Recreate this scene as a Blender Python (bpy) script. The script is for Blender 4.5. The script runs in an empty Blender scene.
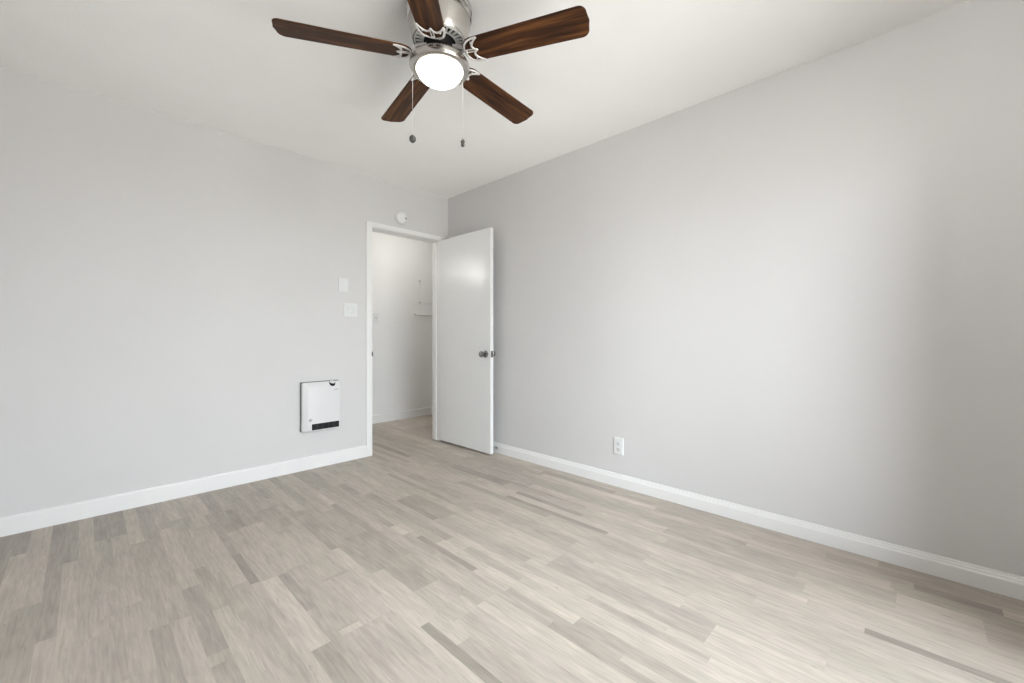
import bpy, bmesh, math, random
from mathutils import Vector, Matrix

# ------------------------------------------------------------------ camera, sky, exposure
S = bpy.context.scene
C = S.collection
YAW = 0.8014
cam_d = bpy.data.cameras.new('camera')
cam_d.sensor_width = 36.0
cam_d.lens = 415.0 / 1024 * 36
cam_d.shift_y = -4.67 / 1024
cam_d.clip_start = 0.02
cam = bpy.data.objects.new('camera', cam_d)
C.objects.link(cam)
cam.location = (0, 0, 1.035)
cam.rotation_euler = (math.pi / 2, 0, -YAW)
S.camera = cam

S.view_settings.view_transform = 'Standard'
S.view_settings.look = 'None'
S.view_settings.gamma = 1
S.view_settings.use_curve_mapping = False
S.view_settings.exposure = 0.79
S.cycles.use_denoising = True
S.cycles.max_bounces = 16
S.cycles.diffuse_bounces = 12
S.cycles.caustics_reflective = False
S.cycles.caustics_refractive = False

# overcast sky above, sunlit pale ground below
SKY, GROUND = 7.8, 4.2
w = bpy.data.worlds.new('world'); S.world = w; w.use_nodes = True
nt = w.node_tree; nt.nodes.clear()
tc = nt.nodes.new('ShaderNodeTexCoord'); sep = nt.nodes.new('ShaderNodeSeparateXYZ')
mr = nt.nodes.new('ShaderNodeMapRange'); rp = nt.nodes.new('ShaderNodeValToRGB')
bg = nt.nodes.new('ShaderNodeBackground'); wo = nt.nodes.new('ShaderNodeOutputWorld')
nt.links.new(tc.outputs['Generated'], sep.inputs[0])
nt.links.new(sep.outputs['Z'], mr.inputs['Value'])
mr.inputs['From Min'].default_value = -1; mr.inputs['From Max'].default_value = 1
nt.links.new(mr.outputs[0], rp.inputs[0])
g = GROUND / SKY
rp.color_ramp.elements[0].position = 0.0; rp.color_ramp.elements[0].color = (g, g * .99, g * .97, 1)
rp.color_ramp.elements[1].position = 1.0; rp.color_ramp.elements[1].color = (.90, .97, 1.09, 1)
for p, c in ((.485, (g, g * .99, g * .97, 1)), (.515, (.93, .985, 1.07, 1))):
    e = rp.color_ramp.elements.new(p); e.color = c
nt.links.new(rp.outputs[0], bg.inputs['Color'])
bg.inputs['Strength'].default_value = SKY
nt.links.new(bg.outputs[0], wo.inputs['Surface'])

# ------------------------------------------------------------------ room dimensions
XL, XR = -0.455, 2.575        # west wall, right wall
YB, YF = -0.48, 3.397         # wall behind the camera, door wall
H = 2.44
T = 0.115                     # wall thickness
HY = 4.63                     # far wall of the hall
HXL, HXR = -0.2, 3.75         # hall ends
DX0, DX1, DZ = 1.745, 2.475, 1.996   # door opening
WX0, WX1, WZ0, WZ1 = 0.35, 2.12, 0.03, 2.05   # glazed sliding door behind the camera

# daylight portal in the glazed opening
pl = bpy.data.lights.new('window_portal', 'AREA'); pl.shape = 'RECTANGLE'
pl.size = WX1 - WX0; pl.size_y = WZ1 - WZ0; pl.cycles.is_portal = True
po = bpy.data.objects.new('window_portal', pl); C.objects.link(po)
po.location = ((WX0 + WX1) / 2, YB - 0.07, (WZ0 + WZ1) / 2)
po.rotation_euler = (math.pi / 2, 0, 0)

# ------------------------------------------------------------------ materials
def new_mat(name):
    m = bpy.data.materials.new(name); m.use_nodes = True
    return m, m.node_tree, m.node_tree.nodes['Principled BSDF']

def mat(name, col, rough=.5, metal=0, noise=0, nscale=20, bump=0, bscale=200, spec=.5, stretch=None):
    m, t, b = new_mat(name)
    b.inputs['Roughness'].default_value = rough; b.inputs['Metallic'].default_value = metal
    b.inputs['Specular IOR Level'].default_value = spec
    b.inputs['Base Color'].default_value = (*col, 1)
    co = t.nodes.new('ShaderNodeTexCoord'); src = co.outputs['Object']
    if stretch:
        mp = t.nodes.new('ShaderNodeMapping'); mp.inputs['Scale'].default_value = stretch
        t.links.new(src, mp.inputs[0]); src = mp.outputs[0]
    n = t.nodes.new('ShaderNodeTexNoise'); n.inputs['Scale'].default_value = nscale
    n.inputs['Detail'].default_value = 3
    t.links.new(src, n.inputs['Vector'])
    r = t.nodes.new('ShaderNodeValToRGB')
    a = 1 - noise; z = 1 + noise
    r.color_ramp.elements[0].color = (*[min(1, c * a) for c in col], 1); r.color_ramp.elements[0].position = .3
    r.color_ramp.elements[1].color = (*[min(1, c * z) for c in col], 1); r.color_ramp.elements[1].position = .7
    t.links.new(n.outputs[0], r.inputs[0]); t.links.new(r.outputs[0], b.inputs['Base Color'])
    if bump:
        n2 = t.nodes.new('ShaderNodeTexNoise'); n2.inputs['Scale'].default_value = bscale
        t.links.new(src, n2.inputs['Vector'])
        bp = t.nodes.new('ShaderNodeBump'); bp.inputs['Strength'].default_value = bump; bp.inputs['Distance'].default_value = .002
        t.links.new(n2.outputs[0], bp.inputs['Height']); t.links.new(bp.outputs[0], b.inputs['Normal'])
    return m

M = {}
M['wall'] = mat('grey_wall_paint', (.605, .60, .598), .55, noise=.012, nscale=2, bump=.12, bscale=160, spec=.3)
M['hall'] = mat('hall_wall_paint', (.75, .75, .745), .55, noise=.012, nscale=2, bump=.12, bscale=160, spec=.3)
M['ceiling'] = mat('ceiling_paint', (.92, .915, .905), .8, noise=.01, nscale=3, bump=.35, bscale=110, spec=.2)
M['trim'] = mat('white_trim_paint', (.75, .75, .745), .3, noise=.01, nscale=6)
M['door'] = mat('white_door_gloss_paint', (.735, .74, .735), .25, noise=.01, nscale=4, bump=.03, bscale=60, spec=.4)
M['plastic'] = mat('white_plastic', (.74, .74, .735), .35, noise=.008, nscale=15)
M['plate'] = mat('plate_plastic', (.69, .70, .70), .35, noise=.008, nscale=15)
M['rocker'] = mat('rocker_plastic', (.66, .67, .665), .3, noise=.008, nscale=15)
M['slot'] = mat('dark_slot', (.05, .05, .05), .6, noise=.05)
M['heater'] = mat('heater_white', (.66, .66, .665), .4, noise=.006, nscale=9)
M['heater_gap'] = mat('heater_gap_shadow', (.16, .16, .16), .6, noise=.03)
M['grille'] = mat('heater_grille_dark', (.012, .012, .014), .6, noise=.06, nscale=60, spec=.15)
M['bar'] = mat('vent_bar_grey', (.06, .06, .065), .6, noise=.03, spec=.2)
M['latchgrey'] = mat('dull_metal_latch', (.38, .38, .36), .5, noise=.03)
M['grey'] = mat('grey_print', (.22, .22, .23), .6, noise=.03)
M['nickel'] = mat('brushed_nickel', (.54, .515, .485), .23, 1, noise=.05, nscale=30, stretch=(1, 1, 40))
M['iron'] = mat('satin_nickel_iron', (.78, .75, .73), .45, .5, noise=.04, nscale=60)
M['chrome'] = mat('chrome', (.27, .27, .265), .14, 1, noise=.03, nscale=60)
M['black'] = mat('black_motor', (.008, .007, .007), .6, noise=.1, nscale=60, spec=.15)
M['vent'] = mat('bright_vent_metal', (.80, .79, .77), .4, .3, noise=.04, nscale=60)
M['fob'] = mat('dark_pewter_fob', (.07, .068, .065), .4, .4, noise=.1, nscale=80)
M['rubber'] = mat('white_rubber', (.8, .8, .78), .6, noise=.02)
M['outside'] = mat('window_vinyl', (.8, .8, .8), .4, noise=.01)

def walnut():
    m, t, b = new_mat('walnut_blade_veneer')
    co = t.nodes.new('ShaderNodeTexCoord'); mp = t.nodes.new('ShaderNodeMapping')
    mp.inputs['Scale'].default_value = (2.2, 26, 26)
    t.links.new(co.outputs['Object'], mp.inputs[0])
    n = t.nodes.new('ShaderNodeTexNoise'); n.inputs['Scale'].default_value = 1.6
    n.inputs['Detail'].default_value = 6; n.inputs['Distortion'].default_value = .6
    t.links.new(mp.outputs[0], n.inputs['Vector'])
    oi = t.nodes.new('ShaderNodeObjectInfo'); ad = t.nodes.new('ShaderNodeVectorMath'); ad.operation = 'ADD'
    sc = t.nodes.new('ShaderNodeVectorMath'); sc.operation = 'SCALE'; sc.inputs[3].default_value = 40
    cb = t.nodes.new('ShaderNodeCombineXYZ')
    for i in range(3): t.links.new(oi.outputs['Random'], cb.inputs[i])
    t.links.new(cb.outputs[0], sc.inputs[0]); t.links.new(mp.outputs[0], ad.inputs[0]); t.links.new(sc.outputs[0], ad.inputs[1])
    t.links.new(ad.outputs[0], n.inputs['Vector'])
    r = t.nodes.new('ShaderNodeValToRGB')
    r.color_ramp.elements[0].position = .30; r.color_ramp.elements[0].color = (.014, .0055, .0025, 1)
    r.color_ramp.elements[1].position = .72; r.color_ramp.elements[1].color = (.150, .058, .016, 1)
    e = r.color_ramp.elements.new(.5); e.color = (.060, .022, .0072, 1)
    t.links.new(n.outputs[0], r.inputs[0]); t.links.new(r.outputs[0], b.inputs['Base Color'])
    b.inputs['Roughness'].default_value = .5; b.inputs['Specular IOR Level'].default_value = .2
    return m
M['walnut'] = walnut()

def globe_mat(tint=(1, .95, .88)):
    m, t, b = new_mat('lit_frosted_glass')
    b.inputs['Base Color'].default_value = (.9, .88, .84, 1); b.inputs['Roughness'].default_value = .35
    b.inputs['Emission Color'].default_value = (*tint, 1)
    n = t.nodes.new('ShaderNodeTexNoise'); n.inputs['Scale'].default_value = 8
    mr = t.nodes.new('ShaderNodeMapRange'); mr.inputs['To Min'].default_value = GLOBE * .97; mr.inputs['To Max'].default_value = GLOBE * 1.03
    t.links.new(n.outputs[0], mr.inputs[0]); t.links.new(mr.outputs[0], b.inputs['Emission Strength'])
    return m
GLOBE = 3.0
M['globe'] = globe_mat()
GLOBE = 28.0
M['sconce'] = globe_mat((1, .985, .95))
GLOBE = 44.0
M['back_fill'] = globe_mat((1, .97, .93))
GLOBE = 12.5
M['hall_fill'] = globe_mat((1, .97, .91))

def glass_mat():
    m = bpy.data.materials.new('window_glass'); m.use_nodes = True; t = m.node_tree; t.nodes.clear()
    o = t.nodes.new('ShaderNodeOutputMaterial'); mx = t.nodes.new('ShaderNodeMixShader')
    tr = t.nodes.new('ShaderNodeBsdfTransparent'); tr.inputs[0].default_value = (.97, .98, .97, 1)
    gl = t.nodes.new('ShaderNodeBsdfGlossy'); gl.inputs['Roughness'].default_value = .02
    fr = t.nodes.new('ShaderNodeFresnel'); fr.inputs[0].default_value = 1.3
    t.links.new(fr.outputs[0], mx.inputs[0]); t.links.new(tr.outputs[0], mx.inputs[1]); t.links.new(gl.outputs[0], mx.inputs[2])
    t.links.new(mx.outputs[0], o.inputs[0])
    return m
M['glass'] = glass_mat()

def floor_mat():
    m, t, b = new_mat('greige_wood_plank')
    L = t.links.new
    at = t.nodes.new('ShaderNodeAttribute'); at.attribute_name = 'tone'
    sp = t.nodes.new('ShaderNodeSeparateColor'); L(at.outputs['Color'], sp.inputs[0])
    co = t.nodes.new('ShaderNodeTexCoord')
    off = t.nodes.new('ShaderNodeCombineXYZ')
    k = t.nodes.new('ShaderNodeMath'); k.operation = 'MULTIPLY'; k.inputs[1].default_value = 37
    L(sp.outputs[1], k.inputs[0]); L(k.outputs[0], off.inputs[0]); L(k.outputs[0], off.inputs[2])
    ad = t.nodes.new('ShaderNodeVectorMath'); ad.operation = 'ADD'
    L(co.outputs['Object'], ad.inputs[0]); L(off.outputs[0], ad.inputs[1])
    def noise(scale_vec, det, dist=0):
        mp = t.nodes.new('ShaderNodeMapping'); mp.inputs['Scale'].default_value = scale_vec
        L(ad.outputs[0], mp.inputs[0])
        n = t.nodes.new('ShaderNodeTexNoise'); n.inputs['Scale'].default_value = 1
        n.inputs['Detail'].default_value = det; n.inputs['Distortion'].default_value = dist
        L(mp.outputs[0], n.inputs['Vector']); return n.outputs[0]
    fine = noise((120, 9, 1), 6, .5)
    crack = noise((40, 5, 1), 5, 2.5)
    broad = noise((16, 2.2, 1), 4, 1.2)
    blot = noise((9, 5, 1), 3, .5)
    def rng(src, lo, hi, a=.25, z=.75):
        r = t.nodes.new('ShaderNodeMapRange'); r.inputs['From Min'].default_value = a; r.inputs['From Max'].default_value = z
        r.inputs['To Min'].default_value = lo; r.inputs['To Max'].default_value = hi; L(src, r.inputs[0]); return r.outputs[0]
    def mul(x, y):
        q = t.nodes.new('ShaderNodeMath'); q.operation = 'MULTIPLY'; L(x, q.inputs[0]); L(y, q.inputs[1]); return q.outputs[0]
    f = mul(mul(rng(fine, .83, 1.13), rng(broad, .89, 1.09)), rng(blot, .92, 1.06))
    f = mul(f, rng(crack, .66, 1.0, .25, .33))
    f = mul(f, rng(sp.outputs[0], 0, 2, 0, 1))
    hue = t.nodes.new('ShaderNodeMix'); hue.data_type = 'RGBA'
    hue.inputs[6].default_value = (.426, .387, .329, 1); hue.inputs[7].default_value = (.438, .391, .342, 1)
    L(sp.outputs[2], hue.inputs[0])
    vm = t.nodes.new('ShaderNodeVectorMath'); vm.operation = 'SCALE'
    L(hue.outputs[2], vm.inputs[0]); L(f, vm.inputs[3]); L(vm.outputs[0], b.inputs['Base Color'])
    b.inputs['Roughness'].default_value = .5; b.inputs['Specular IOR Level'].default_value = .25
    bp = t.nodes.new('ShaderNodeBump'); bp.inputs['Strength'].default_value = .15; bp.inputs['Distance'].default_value = .001
    L(fine, bp.inputs['Height']); L(bp.outputs[0], b.inputs['Normal'])
    return m
M['floor'] = floor_mat()

# ------------------------------------------------------------------ helpers
def link(name, bm, m, parent=None, smooth=False, bevel=0, auto=40):
    me = bpy.data.meshes.new(name)
    bmesh.ops.recalc_face_normals(bm, faces=bm.faces)
    bm.to_mesh(me); bm.free()
    me.materials.append(m)
    if smooth:
        me.polygons.foreach_set('use_smooth', [True] * len(me.polygons))
        me.set_sharp_from_angle(angle=math.radians(auto))
    o = bpy.data.objects.new(name, me); C.objects.link(o)
    if parent: o.parent = parent
    if bevel:
        b = o.modifiers.new('bevel', 'BEVEL'); b.width = bevel; b.segments = 3; b.limit_method = 'ANGLE'
    return o

def box(bm, x0, x1, y0, y1, z0, z1):
    v = [bm.verts.new((x, y, z)) for z in (z0, z1) for y in (y0, y1) for x in (x0, x1)]
    for f in ((0, 2, 3, 1), (4, 5, 7, 6), (0, 1, 5, 4), (2, 6, 7, 3), (0, 4, 6, 2), (1, 3, 7, 5)):
        bm.faces.new([v[i] for i in f])

def lathe(bm, prof, n=48, mtx=None):
    rings = []
    for r, z in prof:
        if r < 1e-6: rings.append([bm.verts.new((0, 0, z))])
        else: rings.append([bm.verts.new((r * math.cos(2 * math.pi * i / n), r * math.sin(2 * math.pi * i / n), z)) for i in range(n)])
    for a, b in zip(rings, rings[1:]):
        for i in range(n):
            j = (i + 1) % n
            if len(a) == 1 and len(b) == 1: continue
            if len(a) == 1: bm.faces.new((a[0], b[i], b[j]))
            elif len(b) == 1: bm.faces.new((a[i], a[j], b[0]))
            else: bm.faces.new((a[i], a[j], b[j], b[i]))
    if mtx: bmesh.ops.transform(bm, matrix=mtx, verts=bm.verts)

def tube(bm, pts, r, n=8, flat=1.0):
    pts = [Vector(p) for p in pts]; rings = []
    for i, p in enumerate(pts):
        d = (pts[min(i + 1, len(pts) - 1)] - pts[max(i - 1, 0)]).normalized()
        up = Vector((0, 0, 1)) if abs(d.z) < .9 else Vector((1, 0, 0))
        s = d.cross(up).normalized(); u = s.cross(d)
        rr = r[i] if isinstance(r, (list, tuple)) else r
        rings.append([bm.verts.new(p + s * rr * math.cos(2 * math.pi * k / n) + u * rr * flat * math.sin(2 * math.pi * k / n)) for k in range(n)])
    for a, b in zip(rings, rings[1:]):
        for k in range(n): bm.faces.new((a[k], a[(k + 1) % n], b[(k + 1) % n], b[k]))
    bm.faces.new(rings[0][::-1]); bm.faces.new(rings[-1])

def prism(bm, poly, z0, z1):
    a = [bm.verts.new((x, y, z0)) for x, y in poly]; b = [bm.verts.new((x, y, z1)) for x, y in poly]
    n = len(poly)
    bm.faces.new(a[::-1]); bm.faces.new(b)
    for i in range(n): bm.faces.new((a[i], a[(i + 1) % n], b[(i + 1) % n], b[i]))

def spline(pts, k=6):
    out = []
    P = [Vector(p) for p in pts]
    for i in range(len(P) - 1):
        p0, p1, p2, p3 = P[max(i - 1, 0)], P[i], P[i + 1], P[min(i + 2, len(P) - 1)]
        for s in range(k):
            t = s / k
            out.append(.5 * ((2 * p1) + (p2 - p0) * t + (2 * p0 - 5 * p1 + 4 * p2 - p3) * t * t + (3 * p1 - p0 - 3 * p2 + p3) * t ** 3))
    return out + [P[-1]]

def NB(): return bmesh.new()

def tag(o, label, cat, group=None):
    o['label'] = label; o['category'] = cat
    if group: o['group'] = group
    return o

def thing(name, label, cat, loc, rz=0, rot=None):
    o = bpy.data.objects.new(name, None); C.objects.link(o)
    o.location = loc; o.rotation_euler = rot or (0, 0, rz); o.empty_display_size = .05
    return tag(o, label, cat)

def struct(name, bm, m, label=None, cat=None, parent=None, **kw):
    o = link(name, bm, m, parent, **kw)
    if not parent:
        o['kind'] = 'structure'
        tag(o, label, cat)
    return o

# ------------------------------------------------------------------ floor: printed multi-strip planks
random.seed(11)
cols = [-.60, -.53, -.47, -.40, -.33, -.285, -.24, -.19, -.115, -.065, -.017, .038, .098, .161, .217, .277, .338, .389, .43, .486,
        .520, .584, .624, .70, .812, .836, .872, .932, .985, 1.054, 1.093, 1.152, 1.193, 1.226, 1.28, 1.33, 1.373, 1.411,
        1.459, 1.525, 1.585, 1.62, 1.663, 1.745, 1.79, 1.845, 1.898, 1.934, 1.99, 2.03, 2.11, 2.132, 2.20, 2.285, 2.32,
        2.372, 2.425, 2.48, 2.53]
while cols[-1] < 3.9: cols.append(cols[-1] + random.uniform(.035, .1))
FY0, FY1 = -.62, 4.76
# strips one can pick out: x0, x1, y0, y1, tone
known = [(-.115, -.017, 2.785, 3.5, .84), (-.19, -.115, 2.785, 3.5, 1.06), (-.19, -.115, 2.45, 2.78, 1.08), (-.19, -.115, 1.5, 2.44, .92),
         (-.115, -.065, 2.13, 2.785, .86), (-.065, -.017, 1.5, 2.785, 1.04), (-.017, .038, 2.03, 3.5, 1.03), (.038, .161, 2.97, 3.5, .85),
         (.038, .098, 2.35, 2.97, .98), (-.24, -.19, 3.05, 3.5, .85), (.161, .277, 1.935, 2.8, .96), (.217, .277, 1.2, 1.93, 1.05),
         (.277, .338, 1.64, 2.15, .83), (.277, .338, 1.3, 1.58, .88), (.338, .389, 1.0, 1.9, 1.06), (.341, .43, 2.2, 3.0, 1.0),
         (.338, .389, 1.905, 2.3, .9),
         (.584, .624, 2.62, 2.94, .80), (.624, .70, 2.62, 2.95, .90), (.70, .812, 2.47, 2.8, .9), (.486, .52, 1.99, 2.315, .74),
         (.70, .812, 1.81, 2.46, 1.04), (.486, .584, 2.5, 2.95, .88), (.520, .624, 1.98, 2.6, 1.02), (.624, .70, 1.46, 2.0, .98),
         (.624, .70, 1.42, 1.455, 1.12), (.624, .70, .8, 1.42, .97), (.70, .812, 1.42, 1.79, 1.05),
         (1.373, 1.411, 1.95, 2.35, .78), (1.411, 1.525, 1.93, 2.36, .86), (1.152, 1.226, 1.915, 2.045, 1.12), (1.193, 1.226, 1.4, 1.845, .76),
         (1.226, 1.28, 1.58, 1.72, 1.12), (1.28, 1.33, 1.575, 1.71, 1.05), (.932, 1.054, 1.455, 2.1, .87), (.872, .932, 1.1, 1.7, 1.08),
         (.932, 1.054, 1.3, 1.45, .98), (.836, .872, .7, 1.265, .72), (1.054, 1.152, .4, 1.21, 1.07), (.932, 1.054, .5, 1.2, .98),
         (1.663, 1.745, 1.22, 1.9, .9), (1.745, 1.845, .87, 1.3, .93), (1.585, 1.745, .2, .645, 1.0), (1.459, 1.585, .512, 1.2, .89),
         (1.459, 1.585, -.2, .51, 1.06), (1.898, 1.934, -.5, .125, .68), (2.372, 2.425, -.24, .0, .72), (2.372, 2.425, .0, .6, .95), (2.425, 2.48, -.5, .3, .9), (2.32, 2.372, .07, .6, 1.06), (2.285, 2.372, .07, .6, 1.08),
         (2.132, 2.285, -.18, .05, 1.07), (2.03, 2.11, .33, .9, .95), (2.03, 2.11, -.3, .325, 1.05), (1.79, 1.898, .45, .9, .97),
         (2.0, 2.05, 1.38, 1.9, .78), (1.934, 2.03, -.5, .3, 1.05), (2.285, 2.372, -.5, .06, .9)]
bm = NB(); cl = bm.loops.layers.float_color.new('tone')
def fcell(x0, x1, y0, y1, tone, hue, rnd):
    f = bm.faces.new([bm.verts.new((x, y, 0)) for x, y in ((x0, y0), (x1, y0), (x1, y1), (x0, y1))])
    for l in f.loops: l[cl] = (tone / 2, rnd, hue, 1)
prev = None; pk = True
for x0, x1 in zip(cols, cols[1:]):
    xm = (x0 + x1) / 2
    ks = sorted([(k[2], k[3], k[4]) for k in known if k[0] - .004 < xm < k[1] + .004])
    ivs = []; y = FY0
    def fill(a, b):
        while b - a > 1e-4:
            L = random.uniform(.25, 1.15)
            e = b if b - a < L * 1.35 else a + L
            tn = random.gauss(1.0, .07)
            if random.random() < .10: tn -= .12
            ivs.append((a, e, tn)); a = e
    for a, b, tn in ks:
        a = max(a, y)
        if b <= a: continue
        fill(y, a); ivs.append((a, b, tn)); y = b
    fill(y, FY1)
    if prev and not ks and not pk and random.random() < .5:
        cells = prev                              # two strips printed as one wider board
    else:
        cells = [(a, b, max(.55, min(1.25, 1 + (tn - 1) * 1.12)), random.random(), random.random()) for a, b, tn in ivs]
    for c in cells: fcell(x0, x1, *c)
    prev = cells; pk = bool(ks)
bmesh.ops.remove_doubles(bm, verts=bm.verts, dist=1e-5)
fl = struct('floor', bm, M['floor'], 'greige wood-look plank floor running through room and doorway', 'floor')

# ------------------------------------------------------------------ shell
bm = NB(); box(bm, XL - T, HXR + T, YB - T, HY + T, H, H + .1)
struct('ceiling', bm, M['ceiling'], 'flat off-white ceiling with the fan', 'ceiling')
bm = NB()
box(bm, XL - T, DX0, YF, YF + T, 0, H); box(bm, DX1, HXR + T, YF, YF + T, 0, H); box(bm, DX0, DX1, YF, YF + T, DZ, H)
struct('wall_left', bm, M['wall'], 'light grey wall with the doorway and white heater', 'wall')
bm = NB(); box(bm, XR, XR + T, YB - T, YF, 0, H)
struct('wall_right', bm, M['wall'], 'long light grey wall to the right of the open door', 'wall')
bm = NB()
box(bm, XL - T, WX0, YB - T, YB, 0, H); box(bm, WX1, XR, YB - T, YB, 0, H)
box(bm, WX0, WX1, YB - T, YB, 0, WZ0); box(bm, WX0, WX1, YB - T, YB, WZ1, H)
struct('wall_back', bm, M['wall'], 'light grey wall with the window behind the viewpoint', 'wall')
bm = NB(); box(bm, XL - T, XL, YB, YF, 0, H)
struct('wall_side', bm, M['wall'], 'light grey wall beside the viewpoint opposite the long wall', 'wall')
bm = NB(); box(bm, HXL - T, HXR + T, HY, HY + T, 0, H)
struct('wall_hall', bm, M['hall'], 'pale hall wall seen through the doorway', 'wall')
bm = NB(); box(bm, HXL - T, HXL, YF + T, HY, 0, H)
struct('wall_hall_left', bm, M['hall'], 'left end wall of the hall beyond the doorway', 'wall')
bm = NB(); box(bm, HXR, HXR + T, YF + T, HY, 0, H)
struct('wall_hall_right', bm, M['hall'], 'right end wall of the hall beyond the doorway', 'wall')

def baseboard(name, label, p0, p1, nrm, prof):
    p0, p1, nrm = Vector(p0), Vector(p1), Vector(nrm); bm = NB()
    A = [bm.verts.new(p0 + nrm * d + Vector((0, 0, z))) for d, z in prof]
    B = [bm.verts.new(p1 + nrm * d + Vector((0, 0, z))) for d, z in prof]
    n = len(prof)
    for i in range(n): bm.faces.new((A[i], A[(i + 1) % n], B[(i + 1) % n], B[i]))
    bm.faces.new(A); bm.faces.new(B[::-1])
    return struct(name, bm, M['trim'], label, 'baseboard')
flatp = [(0, .001), (.012, .001), (.012, .092), (.009, .099), (0, .101)]
stepp = [(0, .001), (.015, .001), (.015, .062), (.0105, .069), (.0105, .074), (.007, .080), (.006, .087), (0, .089)]
baseboard('baseboard_left', 'white baseboard under the heater wall', (XL, YF, 0), (DX0 - .05, YF, 0), (0, -1, 0), flatp)
baseboard('baseboard_right', 'white stepped baseboard along the long right wall', (XR, YB, 0), (XR, YF - .02, 0), (-1, 0, 0), stepp)
baseboard('baseboard_back', 'white baseboard beside the glazed door', (XL, YB, 0), (WX0 - .02, YB, 0), (0, 1, 0), flatp)
baseboard('baseboard_side', 'white baseboard of the wall beside the viewpoint', (XL, YB + .02, 0), (XL, YF - .02, 0), (1, 0, 0), flatp)
baseboard('baseboard_hall', 'white baseboard of the hall wall beyond the doorway', (HXL, HY, 0), (HXR, HY, 0), (0, -1, 0), flatp)

# door frame: casing on the room side, jamb lining and stop
CZ = 2.035
bm = NB()
y0, y1 = YF - .013, YF
box(bm, DX0 - .05, DX0, y0, y1, .001, CZ); box(bm, DX1, DX1 + .05, y0, y1, .001, CZ); box(bm, DX0, DX1, y0, y1, DZ, CZ)
struct('trim_1', bm, M['trim'], 'narrow white casing around the doorway', 'door casing', bevel=.003)
bm = NB(); j = .008
box(bm, DX0, DX0 + j, YF - .004, YF + T + .004, .001, DZ); box(bm, DX1 - j, DX1, YF - .004, YF + T + .004, .001, DZ)
box(bm, DX0 + j, DX1 - j, YF - .004, YF + T + .004, DZ - j, DZ)
box(bm, DX0 + j, DX0 + j + .011, YF + .042, YF + .076, .001, DZ - j); box(bm, DX1 - j - .011, DX1 - j, YF + .042, YF + .076, .001, DZ - j)
box(bm, DX0 + j + .011, DX1 - j - .011, YF + .042, YF + .076, DZ - j - .004, DZ - j)
jamb = struct('trim_2', bm, M['trim'], 'white door jamb lining with its stop', 'door jamb', bevel=.0015)
bm = NB()
box(bm, DX0 + j - .001, DX0 + j + .002, YF - .007, YF + .03, .858, .915)
box(bm, DX0 - .003, DX0 + j + .002, YF - .0165, YF - .0045, .87, .903)
o = link('strike_plate', bm, M['chrome'], jamb, bevel=.001); o['label'] = 'dark metal strike plate'

# open door leaf
DT = .035; DW = .748; dxf = 2.452
door = struct('door_1', (lambda b: (box(b, 0, DT, -DW, 0, .016, 1.985), b)[1])(NB()), M['door'], 'flat white flush door standing open against the right wall', 'door', bevel=.002)
door.location = (dxf, YF - .014, 0)
KZ = .884; KY = -DW + .062
def knob(side):
    bm = NB()
    lathe(bm, [(0, .0), (.031, 0), (.032, .004), (.028, .009), (.014, .012), (.0115, .026), (.014, .032), (.024, .038), (.0275, .048), (.026, .058), (.018, .064), (0, .0655)], 32,
          Matrix.Translation((0 if side < 0 else DT, KY, KZ)) @ Matrix.Rotation(math.radians(90 * side), 4, 'Y'))
    o = link('door_knob', bm, M['chrome'], door, smooth=True); o['label'] = 'round polished metal knob'
knob(-1); knob(1)
bm = NB(); box(bm, .006, DT - .006, -DW - .0015, -DW + .001, KZ - .028, KZ + .028)
box(bm, .011, DT - .011, -DW - .010, -DW, KZ - .009, KZ + .009)
o = link('latch_plate', bm, M['chrome'], door, bevel=.0008); o['label'] = 'metal latch plate on the door edge'
for hz in (.22, 1.0, 1.77):
    bm = NB(); lathe(bm, [(0, 0), (.006, 0), (.006, .09), (0, .09)], 16, Matrix.Translation((DT + .004, .0, hz)))
    link('hinge', bm, M['trim'], door, smooth=True)

# window behind the viewpoint, lighting the room
wy = YB - .075
bm = NB()
def frame_bm(bm, x0, x1, z0, z1, w_, ya, yb):
    box(bm, x0, x0 + w_, ya, yb, z0, z1); box(bm, x1 - w_, x1, ya, yb, z0, z1)
    box(bm, x0 + w_, x1 - w_, ya, yb, z0, z0 + w_); box(bm, x0 + w_, x1 - w_, ya, yb, z1 - w_, z1)
frame_bm(bm, WX0, WX1, WZ0, WZ1, .035, wy - .03, wy + .03)
win = struct('window_1', bm, M['outside'], 'white sliding window in the wall behind the viewpoint', 'window')
xm = (WX0 + WX1) / 2
for a, b, yy in ((WX0 + .035, xm + .02, wy - .012), (xm - .02, WX1 - .035, wy + .012)):
    bm = NB(); frame_bm(bm, a, b, WZ0 + .035, WZ1 - .035, .032, yy - .01, yy + .01)
    sash = link('sash', bm, M['outside'], win)
    bm = NB(); box(bm, a + .032, b - .032, yy - .002, yy + .002, WZ0 + .067, WZ1 - .067)
    link('pane', bm, M['glass'], sash)
bm = NB(); box(bm, WX0, WX1, wy + .031, YB + .005, .001, WZ0)
link('threshold', bm, M['trim'], win, bevel=.003)

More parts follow.
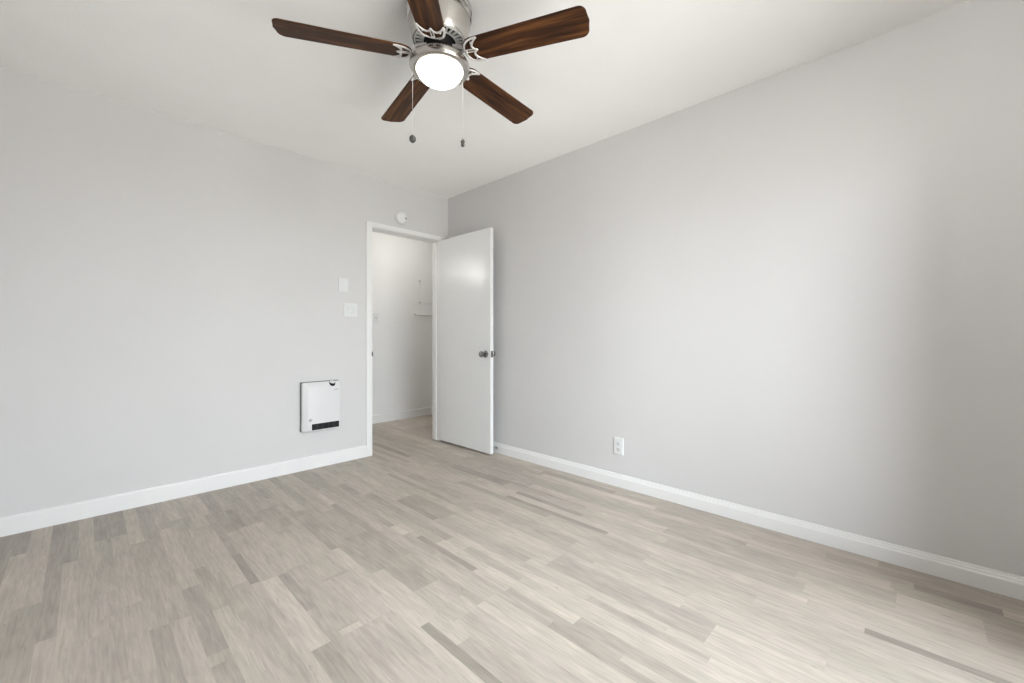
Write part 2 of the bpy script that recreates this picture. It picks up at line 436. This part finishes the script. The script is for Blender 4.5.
# ------------------------------------------------------------------ ceiling fan
FX, FY = 1.0616, 1.4587; PH = 2.6284; BZ = 2.23
fan = thing('ceiling_fan', 'five-blade walnut and brushed nickel ceiling fan with lit round globe', 'ceiling fan', (FX, FY, H))
def fz(prof): return [(r, z - H) for r, z in prof]
bm = NB()
lathe(bm, fz([(.06, 2.4395), (.135, 2.4395), (.1375, 2.436), (.1375, 2.424), (.130, 2.4205), (.130, 2.411), (.1355, 2.408), (.1355, 2.399),
              (.128, 2.3955), (.128, 2.386), (.1315, 2.383), (.1305, 2.374), (.126, 2.352), (.121, 2.326), (.1175, 2.304), (.1135, 2.295), (.1075, 2.297), (.107, 2.36), (.06, 2.4)]), 64)
link('motor_housing', bm, M['nickel'], fan, smooth=True, auto=35)
bm = NB()
def ringbox(bm, r0, r1, z0, z1, n=64): lathe(bm, fz([(r0, z0), (r1, z0), (r1, z1), (r0, z1), (r0, z0)]), n)
ringbox(bm, .068, .073, 2.292, 2.298); ringbox(bm, .102, .1078, 2.292, 2.298)
for i in range(30):
    a = 2 * math.pi * i / 30; t = NB(); box(t, .072, .102, -.0042, .0042, 2.2925 - H, 2.2975 - H)
    bmesh.ops.rotate(t, verts=t.verts, cent=(0, 0, 0), matrix=Matrix.Rotation(a, 3, 'Z'))
    tm = bpy.data.meshes.new('tmp'); t.to_mesh(tm); t.free(); bm.from_mesh(tm); bpy.data.meshes.remove(tm)
link('vent_grille', bm, M['vent'], fan, smooth=True)
bm = NB(); lathe(bm, fz([(0, 2.36), (.105, 2.36), (.105, 2.318), (.064, 2.318), (.062, 2.280), (.058, 2.262), (.04, 2.252), (0, 2.252)]), 48)
o = link('motor_hub', bm, M['black'], fan, smooth=True); o['label'] = 'black motor hub'
bm = NB()
lathe(bm, fz([(0, 2.251), (.040, 2.251), (.042, 2.227), (.072, 2.224), (.104, 2.218), (.119, 2.210), (.126, 2.198), (.127, 2.184), (.123, 2.175), (.113, 2.171), (.101, 2.172), (.097, 2.177), (.094, 2.184), (0, 2.184)]), 64)
link('light_fitter', bm, M['nickel'], fan, smooth=True, auto=35)
bm = NB()
lathe(bm, fz([(0, 2.183), (.0955, 2.183), (.0965, 2.174), (.095, 2.164), (.090, 2.152), (.081, 2.141), (.068, 2.132), (.051, 2.1255), (.030, 2.121), (0, 2.1195)]), 64)
o = link('globe', bm, M['globe'], fan, smooth=True, auto=80); o['label'] = 'glowing frosted glass bowl'

# one blade and one iron, shared by five copies
R0, R1, W0, W1, PIT = .116, .632, .112, .131, math.radians(11)
out = []
def rc(cx, cy, r, a0, a1, n=7): return [(cx + r * math.cos(math.radians(a0 + (a1 - a0) * i / n)), cy + r * math.sin(math.radians(a0 + (a1 - a0) * i / n))) for i in range(n + 1)]
rr = .030
out += rc(R1 - rr, W1 / 2 - rr, rr, 90, 12)
out += [(R1 + .006 * math.cos(v), 0 + (W1 / 2 - rr) * .9 * s) for v, s in ((1.2, .6), (0, 0), (1.2, -.6))]
out += rc(R1 - rr, -W1 / 2 + rr, rr, -12, -90)
out += rc(R0 + .05, -W0 / 2 + .05, .05, 270, 180, 9) + rc(R0 + .05, W0 / 2 - .05, .05, 180, 90, 9)
bm = NB(); prism(bm, out, -.003, .003)
blade_me = link('blade', bm, M['walnut'], fan, bevel=.0015)
bm = NB(); zi = -.0062
def ir(p): return [(x, y, zi if x > .135 else zi + (.135 - x) * .35) for x, y in p]
outer = [(.192, -.055), (.168, -.0535), (.144, -.045), (.127, -.027), (.121, 0), (.127, .027), (.144, .045), (.168, .0535), (.192, .055)]
inner = [(.192, -.055), (.172, -.040), (.160, -.022), (.165, -.007), (.176, 0), (.165, .007), (.160, .022), (.172, .040), (.192, .055)]
for path, rad in ((outer, .0046), (inner, .0046)):
    sp_ = [tuple(v) for v in spline([(x, y, 0) for x, y in path])]
    tube(bm, ir([(x, y) for x, y, _ in sp_]), rad, 8, .6)
for a, b in (((.122, .006), (.168, .005)), ((.122, -.006), (.168, -.005))):
    tube(bm, ir([a, b]), .0028, 8, .6)
tube(bm, [(.058, 0, .042), (.085, 0, .036), (.110, 0, .022), (.120, 0, .002), (.130, 0, zi)], [.011, .009, .008, .008, .007], 10, .5)
for s in (-1, 1):
    lathe_b = NB(); lathe(lathe_b, [(0, -.0098), (.0035, -.0095), (.0045, -.007), (.0045, -.003)], 12, Matrix.Translation((.162, s * .036, 0)))
    tm = bpy.data.meshes.new('tmp'); lathe_b.to_mesh(tm); lathe_b.free(); bm.from_mesh(tm); bpy.data.meshes.remove(tm)
iron_me = link('blade_iron', bm, M['iron'], fan, smooth=True)
for k in range(5):
    a = PH - k * 2 * math.pi / 5
    for src, nm in ((blade_me, 'blade'), (iron_me, 'blade_iron')):
        o = src if k == 0 else src.copy()
        if k: C.objects.link(o); o.parent = fan
        o.matrix_local = Matrix.Translation((0, 0, BZ - H)) @ Matrix.Rotation(a, 4, 'Z') @ Matrix.Rotation(-PIT, 4, 'X')

lat = Vector((math.cos(YAW), -math.sin(YAW), 0))
def chain(off, ztop, zend, pendant, lab):
    p = lat * off; bm = NB(); z = ztop
    n = int((ztop - zend) / .0042)
    tube(bm, [(p.x, p.y, ztop - H + .006), (p.x, p.y, zend - H)], .0006, 6)
    for i in range(n):
        bmesh.ops.create_icosphere(bm, subdivisions=1, radius=.0011, matrix=Matrix.Translation((p.x, p.y, ztop - H - i * .0042)))
    o = link('pull_chain', bm, M['iron'], fan, smooth=True)
    bm = NB(); lathe(bm, [(r, zz + zend - H) for r, zz in pendant], 24, Matrix.Translation((p.x, p.y, 0)))
    q = link('pull_fob', bm, M['fob'], o, smooth=True); q['label'] = lab
chain(-.1165, 2.176, 1.896, [(0, .004), (.004, .003), (.011, -.003), (.0145, -.012), (.0135, -.020), (.008, -.027), (0, -.0285)], 'dark round chain fob')
chain(.0985, 2.172, 1.879, [(0, .004), (.004, .003), (.006, -.003), (.0085, -.006), (.0085, -.011), (.006, -.014), (.008, -.018), (.0075, -.026), (.004, -.030), (0, -.031)], 'dark slender chain fob')

# ------------------------------------------------------------------ panel heater on the door wall
hx0, hx1, hz0, hz1, hd = 1.161, 1.460, .299, .681, .062
heater = thing('wall_heater', 'white rectangular panel heater mounted low on the wall beside the doorway', 'heater', (hx0, YF, hz0))
W_, H_ = hx1 - hx0, hz1 - hz0
bm = NB(); box(bm, -.003, W_ - .006, -.013, -.0005, .004, H_ + .003)  # rim coloured dark for the shadow gap between heater and wall
o = link('shadow_gap_plate', bm, M['heater_gap'], heater, bevel=.004); o['label'] = 'dark grey back plate, its edge standing for the shadow gap'
# front cover: rounded-corner shell whose left, top and right borders slope back, cut out at the bottom for the vent
def rrect(x0, x1, z0, z1, r, n=6):
    p = []
    for cx, cz, a in ((x1 - r, z1 - r, 0), (x0 + r, z1 - r, 90), (x0 + r, z0 + r, 180), (x1 - r, z0 + r, 270)):
        p += [(cx + r * math.cos(math.radians(a + 90 * i / n)), cz + r * math.sin(math.radians(a + 90 * i / n))) for i in range(n + 1)]
    return p
bm = NB()
loops = []
for (a, b, c, d, r, y) in ((.002, W_ - .002, .002, H_ - .002, .014, -.016), (0, W_, 0, H_, .016, -.034), (.003, W_ - .003, .003, H_ - .003, .016, -.042),
                           (.034, W_ - .012, .010, H_ - .030, .020, -.060), (.040, W_ - .016, .014, H_ - .036, .02, hd * -1)):
    loops.append([bm.verts.new((x, y, z)) for x, z in rrect(a, b, c, d, r)])
n = len(loops[0])
for A, B in zip(loops, loops[1:]):
    for i in range(n): bm.faces.new((A[i], A[(i + 1) % n], B[(i + 1) % n], B[i]))
bm.faces.new(loops[-1]); bm.faces.new(loops[0][::-1])
link('front_cover', bm, M['heater'], heater, smooth=True, auto=25)
# outlet vent: dark recess with frame and bars
vx0, vx1, vz0, vz1 = .063, W_ - .024, .013, .061
bm = NB(); box(bm, vx0, vx1, -hd - .0015, -hd + .01, vz0, vz1)
v = link('air_vent', bm, M['grille'], heater, bevel=.001); v['label'] = 'dark slotted air outlet'
bm = NB(); frame_bm(bm, vx0 - .004, vx1 + .004, vz0 - .004, vz1 + .004, .004, -hd - .003, -hd + .004)
link('vent_frame', bm, M['plastic'], v, bevel=.0008)
bm = NB()
for i in range(1, 5):
    xx = vx0 + (vx1 - vx0) * i / 5; box(bm, xx - .0012, xx + .0012, -hd - .0025, -hd, vz0, vz1)
for i in range(1, 4):
    zz = vz0 + (vz1 - vz0) * i / 4; box(bm, vx0, vx1, -hd - .0022, -hd, zz - .0006, zz + .0006)
o = link('vent_bars', bm, M['bar'], v); o['label'] = 'grey vent bars'
# thermostat dial at the top right
dm = Matrix.Translation((W_ - .074, -.046, H_ - .025)) @ Matrix.Rotation(math.radians(24), 4, 'X')
bm = NB(); lathe(bm, [(0, -.004), (.0235, -.004), (.0235, .016), (.022, .018), (0, .018)], 32, dm)
kd = link('dial', bm, M['black'], heater, smooth=True, auto=30); kd['label'] = 'black thermostat dial'
bm = NB(); lathe(bm, [(0, .0182), (.020, .0182), (.019, .025), (.016, .0265), (0, .027)], 32, dm)
link('dial_cap', bm, M['plastic'], kd, smooth=True, auto=30)
# small printed marks
def text_mesh(txt, size):
    cu = bpy.data.curves.new('t', 'FONT'); cu.body = txt; cu.size = size; cu.align_x = 'CENTER'; cu.align_y = 'CENTER'; cu.extrude = .0003
    ob = bpy.data.objects.new('t', cu); C.objects.link(ob)
    dg = bpy.context.evaluated_depsgraph_get(); me = bpy.data.meshes.new_from_object(ob.evaluated_get(dg))
    bpy.data.objects.remove(ob); bpy.data.curves.remove(cu); me.materials.clear(); return me
me = text_mesh('envi', .022); me.materials.append(M['grey'])
o = bpy.data.objects.new('printed_wordmark', me); C.objects.link(o); o.parent = heater
o.location = (W_ - .044, -hd - .0004, H_ - .066); o.rotation_euler = (math.pi / 2, 0, 0); o['label'] = 'small grey wordmark'
bm = NB()
for k in range(4):
    a = math.pi / 2 * k + math.pi / 4
    pts = [(.0015 * math.cos(a), .0015 * math.sin(a)), (.009 * math.cos(a - .62), .009 * math.sin(a - .62)), (.015 * math.cos(a), .015 * math.sin(a)), (.009 * math.cos(a + .62), .009 * math.sin(a + .62))]
    prism(bm, pts, 0, .0006)
bmesh.ops.transform(bm, matrix=Matrix.Translation((.054, -hd - .0002, .092)) @ Matrix.Rotation(math.pi / 2, 4, 'X') @ Matrix.Rotation(math.pi / 4, 4, 'Z'), verts=bm.verts)
o = link('printed_emblem', bm, M['grey'], heater); o['label'] = 'small grey four-petal emblem'

# ------------------------------------------------------------------ plates, switches, detector
def wall_plate(name, label, cat, loc, rot, w_, h_, t_=.006):
    th = thing(name, label, cat, loc, rot=rot)
    bm = NB()
    A = [bm.verts.new((x, 0, z)) for x, z in rrect(-w_ / 2, w_ / 2, -h_ / 2, h_ / 2, .004, 3)]
    B = [bm.verts.new((x, -t_ * .55, z)) for x, z in rrect(-w_ / 2, w_ / 2, -h_ / 2, h_ / 2, .004, 3)]
    D = [bm.verts.new((x, -t_, z)) for x, z in rrect(-w_ / 2 + .004, w_ / 2 - .004, -h_ / 2 + .004, h_ / 2 - .004, .003, 3)]
    n = len(A)
    for P, Q in ((A, B), (B, D)):
        for i in range(n): bm.faces.new((P[i], P[(i + 1) % n], Q[(i + 1) % n], Q[i]))
    bm.faces.new(A[::-1]); bm.faces.new(D)
    link('cover_plate', bm, M['plate'], th)
    return th

def screw(th, x, z, t_):
    bm = NB(); lathe(bm, [(0, 0), (.003, 0), (.0027, .001), (0, .0013)], 12, Matrix.Translation((x, -t_, z)) @ Matrix.Rotation(math.pi / 2, 4, 'X'))
    link('screw', bm, M['rocker'], th, smooth=True)

bl = wall_plate('blank_plate', 'small plain white cover plate above the light switch left of the doorway', 'cover plate', (1.496, YF - .0004, 1.464), (0, 0, 0), .080, .114)
screw(bl, 0, .042, .006); screw(bl, 0, -.042, .006)
sw = wall_plate('light_switch', 'square white double switch plate left of the doorway below the blank plate', 'light switch', (1.558, YF - .0004, 1.259), (0, 0, 0), .117, .114)
for s in (-1, 1):
    bm = NB(); frame_bm(bm, s * .0235 - .0185, s * .0235 + .0185, -.035, .035, .002, -.0075, -.005)
    bz = link('switch_bezel', bm, M['plastic'], sw)
    bm = NB(); prism(bm, [(-.006, -.032), (-.0105, -.032), (-.0068, 0), (-.0078, .032), (-.006, .032)], -.016, .016)
    bmesh.ops.transform(bm, matrix=Matrix(((0, 0, 1, s * .0235), (1, 0, 0, 0), (0, 1, 0, 0), (0, 0, 0, 1))), verts=bm.verts)
    link('rocker', bm, M['rocker'], sw)
    for z in (-.048, .048): screw(sw, s * .0235, z, .006)

ol = wall_plate('power_outlet', 'white duplex outlet low on the long right wall', 'outlet', (XR - .0004, 1.466, .279), (0, 0, -math.pi / 2), .076, .118)
# local -Y must point to the room (-X): rotate so
ol.rotation_euler = (0, 0, -math.pi / 2)
for s in (-1, 1):
    bm = NB(); pts = [(x * .0165, max(-.0145, min(.0145, z * .0175))) for x, z in [(math.cos(i * math.pi / 16), math.sin(i * math.pi / 16)) for i in range(32)]]
    prism(bm, pts, .0055, .0085)
    bmesh.ops.transform(bm, matrix=Matrix.Translation((0, 0, s * .0195)) @ Matrix.Rotation(math.pi / 2, 4, 'X'), verts=bm.verts)
    rcp = link('receptacle', bm, M['rocker'], ol)
    bm = NB()
    for sx, hh in ((-.0065, .0045), (.0065, .0038)): box(bm, sx - .0012, sx + .0012, -.0089, -.0083, s * .0195 + .002 - hh, s * .0195 + .002 + hh)
    lathe_b = NB(); lathe(lathe_b, [(0, .0083), (.0028, .0083), (.0028, .0089), (0, .0089)], 12, Matrix.Translation((0, 0, s * .0195 - .0085)) @ Matrix.Rotation(math.pi / 2, 4, 'X'))
    tm = bpy.data.meshes.new('tmp'); lathe_b.to_mesh(tm); lathe_b.free(); bm.from_mesh(tm); bpy.data.meshes.remove(tm)
    o = link('socket_slots', bm, M['slot'], rcp); o['label'] = 'dark plug slots'
screw(ol, 0, 0, .006)

hs = wall_plate('hall_switch', 'white toggle switch plate on the hall wall seen through the doorway', 'light switch', (2.435, HY - .0004, 1.262), (0, 0, 0), .072, .116)
bm = NB(); box(bm, -.005, .005, -.0066, -.004, -.012, .012)
tg = link('toggle_slot', bm, M['slot'], hs); tg['label'] = 'dark toggle slot'
bm = NB(); prism(bm, [(-.006, -.006), (-.006, .006), (-.017, .012), (-.018, .006)], -.0035, .0035)
bmesh.ops.transform(bm, matrix=Matrix(((0, 0, 1, 0), (1, 0, 0, 0), (0, 1, 0, 0), (0, 0, 0, 1))), verts=bm.verts)
link('toggle', bm, M['rocker'], tg)

sd = thing('smoke_detector', 'round white smoke detector on the wall above the doorway', 'smoke detector', (2.031, YF - .0004, 2.127), rot=(math.pi / 2, 0, 0))
bm = NB(); lathe(bm, [(0, 0), (.062, 0), (.0625, .006), (.060, .010), (0, .010)], 48); link('mounting_base', bm, M['plate'], sd, smooth=True, auto=35)
bm = NB(); lathe(bm, [(0, .010), (.056, .010), (.0575, .016), (.055, .027), (.048, .033), (.030, .036), (.029, .034), (.020, .034), (.019, .038), (0, .039)], 48)
link('cover', bm, M['plastic'], sd, smooth=True, auto=35)
bm = NB(); lathe(bm, [(0, 0), (.0075, 0), (.0075, .003), (.005, .0045), (0, .0048)], 20, Matrix.Translation((.036, -.002, .0335)))
o = link('test_button', bm, M['bar'], sd, smooth=True); o['label'] = 'dark grey test button'
for k in range(6):
    a = 2 * math.pi * (k + 1) / 8 + .2; bm = NB(); box(bm, .036, .050, -.0016, .0016, .0318, .0352)
    bmesh.ops.rotate(bm, verts=bm.verts, cent=(0, 0, 0), matrix=Matrix.Rotation(a, 3, 'Z'))
    link('sounder_slot', bm, M['rocker'], sd)
# spring door stop on the right baseboard behind the door
ds = thing('door_stop', 'small white tipped door stop on the baseboard behind the open door', 'door stop', (XR - .015, 2.672, .045), rot=(0, -math.pi / 2, 0))
bm = NB(); lathe(bm, [(0, 0), (.011, 0), (.011, .003), (.006, .006), (0, .006)], 20); link('base', bm, M['chrome'], ds, smooth=True)
bm = NB(); pts = [(.0042 * math.cos(i * .8), .0042 * math.sin(i * .8), .005 + i * .00032) for i in range(125)]; tube(bm, pts, .0011, 6)
link('spring', bm, M['chrome'], ds, smooth=True)
bm = NB(); lathe(bm, [(0, .044), (.0075, .044), (.0085, .048), (.0085, .054), (.006, .058), (0, .058)], 20); link('rubber_tip', bm, M['rubber'], ds, smooth=True)

# ------------------------------------------------------------------ hall: painted-over breaker panel, ledge, wall lamp
bp_ = thing('breaker_panel', 'painted-over electrical panel door on the hall wall beyond the doorway', 'electrical panel', (3.05, HY - .0004, 1.476))
bm = NB(); box(bm, 0, .23, -.008, 0, 0, .287); link('panel_door', bm, M['hall'], bp_, bevel=.002)
for z in (-.004, .287 - .012):
    bm = NB(); lathe(bm, [(0, 0), (.008, 0), (.008, .018), (0, .018)], 16, Matrix.Translation((-.004, -.010, z))); link('hinge', bm, M['latchgrey'], bp_, smooth=True)
bm = NB(); lathe(bm, [(0, 0), (.012, 0), (.012, .005), (.008, .009), (0, .009)], 20, Matrix.Translation((.195, -.008, .132)) @ Matrix.Rotation(math.pi / 2, 4, 'X'))
o = link('latch', bm, M['latchgrey'], bp_, smooth=True)
bm = NB(); box(bm, 2.97, 3.45, HY - .034, HY - .0005, 1.316, 1.330)
tag(link('wall_ledge', bm, M['hall'], bevel=.003), 'narrow painted ledge on the hall wall below the electrical panel', 'shelf')

def globe_lamp(label, loc, rot, m, bowl=False):
    t = thing('unseen_wall_lamp', label, 'wall lamp', loc, rot=rot)
    bm = NB(); lathe(bm, [(0, 0), (.06, 0), (.06, .012), (.03, .02), (.03, .05), (.05, .055), (.05, .06), (0, .06)], 32); link('backplate', bm, M['nickel'], t, smooth=True)
    bm = NB(); lathe(bm, [(0, .06), (.045, .06)] + [(.1 * math.sin(a), .15 - .1 * math.cos(a)) for a in [math.radians(28 + i * 152 / 14) for i in range(15)]][:-1] + [(0, .25)], 32)
    link('globe', bm, m, t, smooth=True, auto=80)
    if bowl:        # opaque dish under the globe, added to keep its light off the hall floor
        bm = NB(); p = [(.125 * math.sin(math.radians(a)), -.125 * math.cos(math.radians(a))) for a in (0, 12, 24, 36, 48, 60)]
        lathe(bm, [(0, p[0][1])] + p[1:] + [(p[-1][0] - .004, p[-1][1])] + [(x * .96, z * .96) for x, z in p[-2:0:-1]] + [(0, p[0][1] * .96)], 32,
              Matrix.Translation((0, 0, .15)) @ Matrix.Rotation(-math.pi / 2, 4, 'X'))
        link('dish', bm, M['nickel'], t, smooth=True)
globe_lamp('round globe wall lamp over an added dish in the hall left of the doorway', (.985, HY - .0005, 1.915), (math.pi / 2, 0, 0), M['sconce'], True)
globe_lamp('added globe fill lamp above the glazed door, unseen behind the viewpoint', (1.0, YB + .0005, 2.23), (-math.pi / 2, 0, 0), M['back_fill'])  # fill light with no known source, added to brighten the upper right wall

cd_ = thing('hall_fill_lamp', 'added opal dome fill lamp on the hall ceiling, out of view', 'ceiling lamp', (2.70, 4.02, H - .0005))  # unseen fill light, added to brighten the hall wall
bm = NB(); lathe(bm, [(0, 0), (.15, 0), (.152, -.012), (.146, -.022), (0, -.022)], 40); link('pan', bm, M['nickel'], cd_, smooth=True, auto=35)
bm = NB(); lathe(bm, [(0, -.022), (.14, -.022), (.134, -.045), (.11, -.068), (.07, -.082), (.03, -.087), (0, -.088)], 40); link('dome', bm, M['hall_fill'], cd_, smooth=True, auto=80)
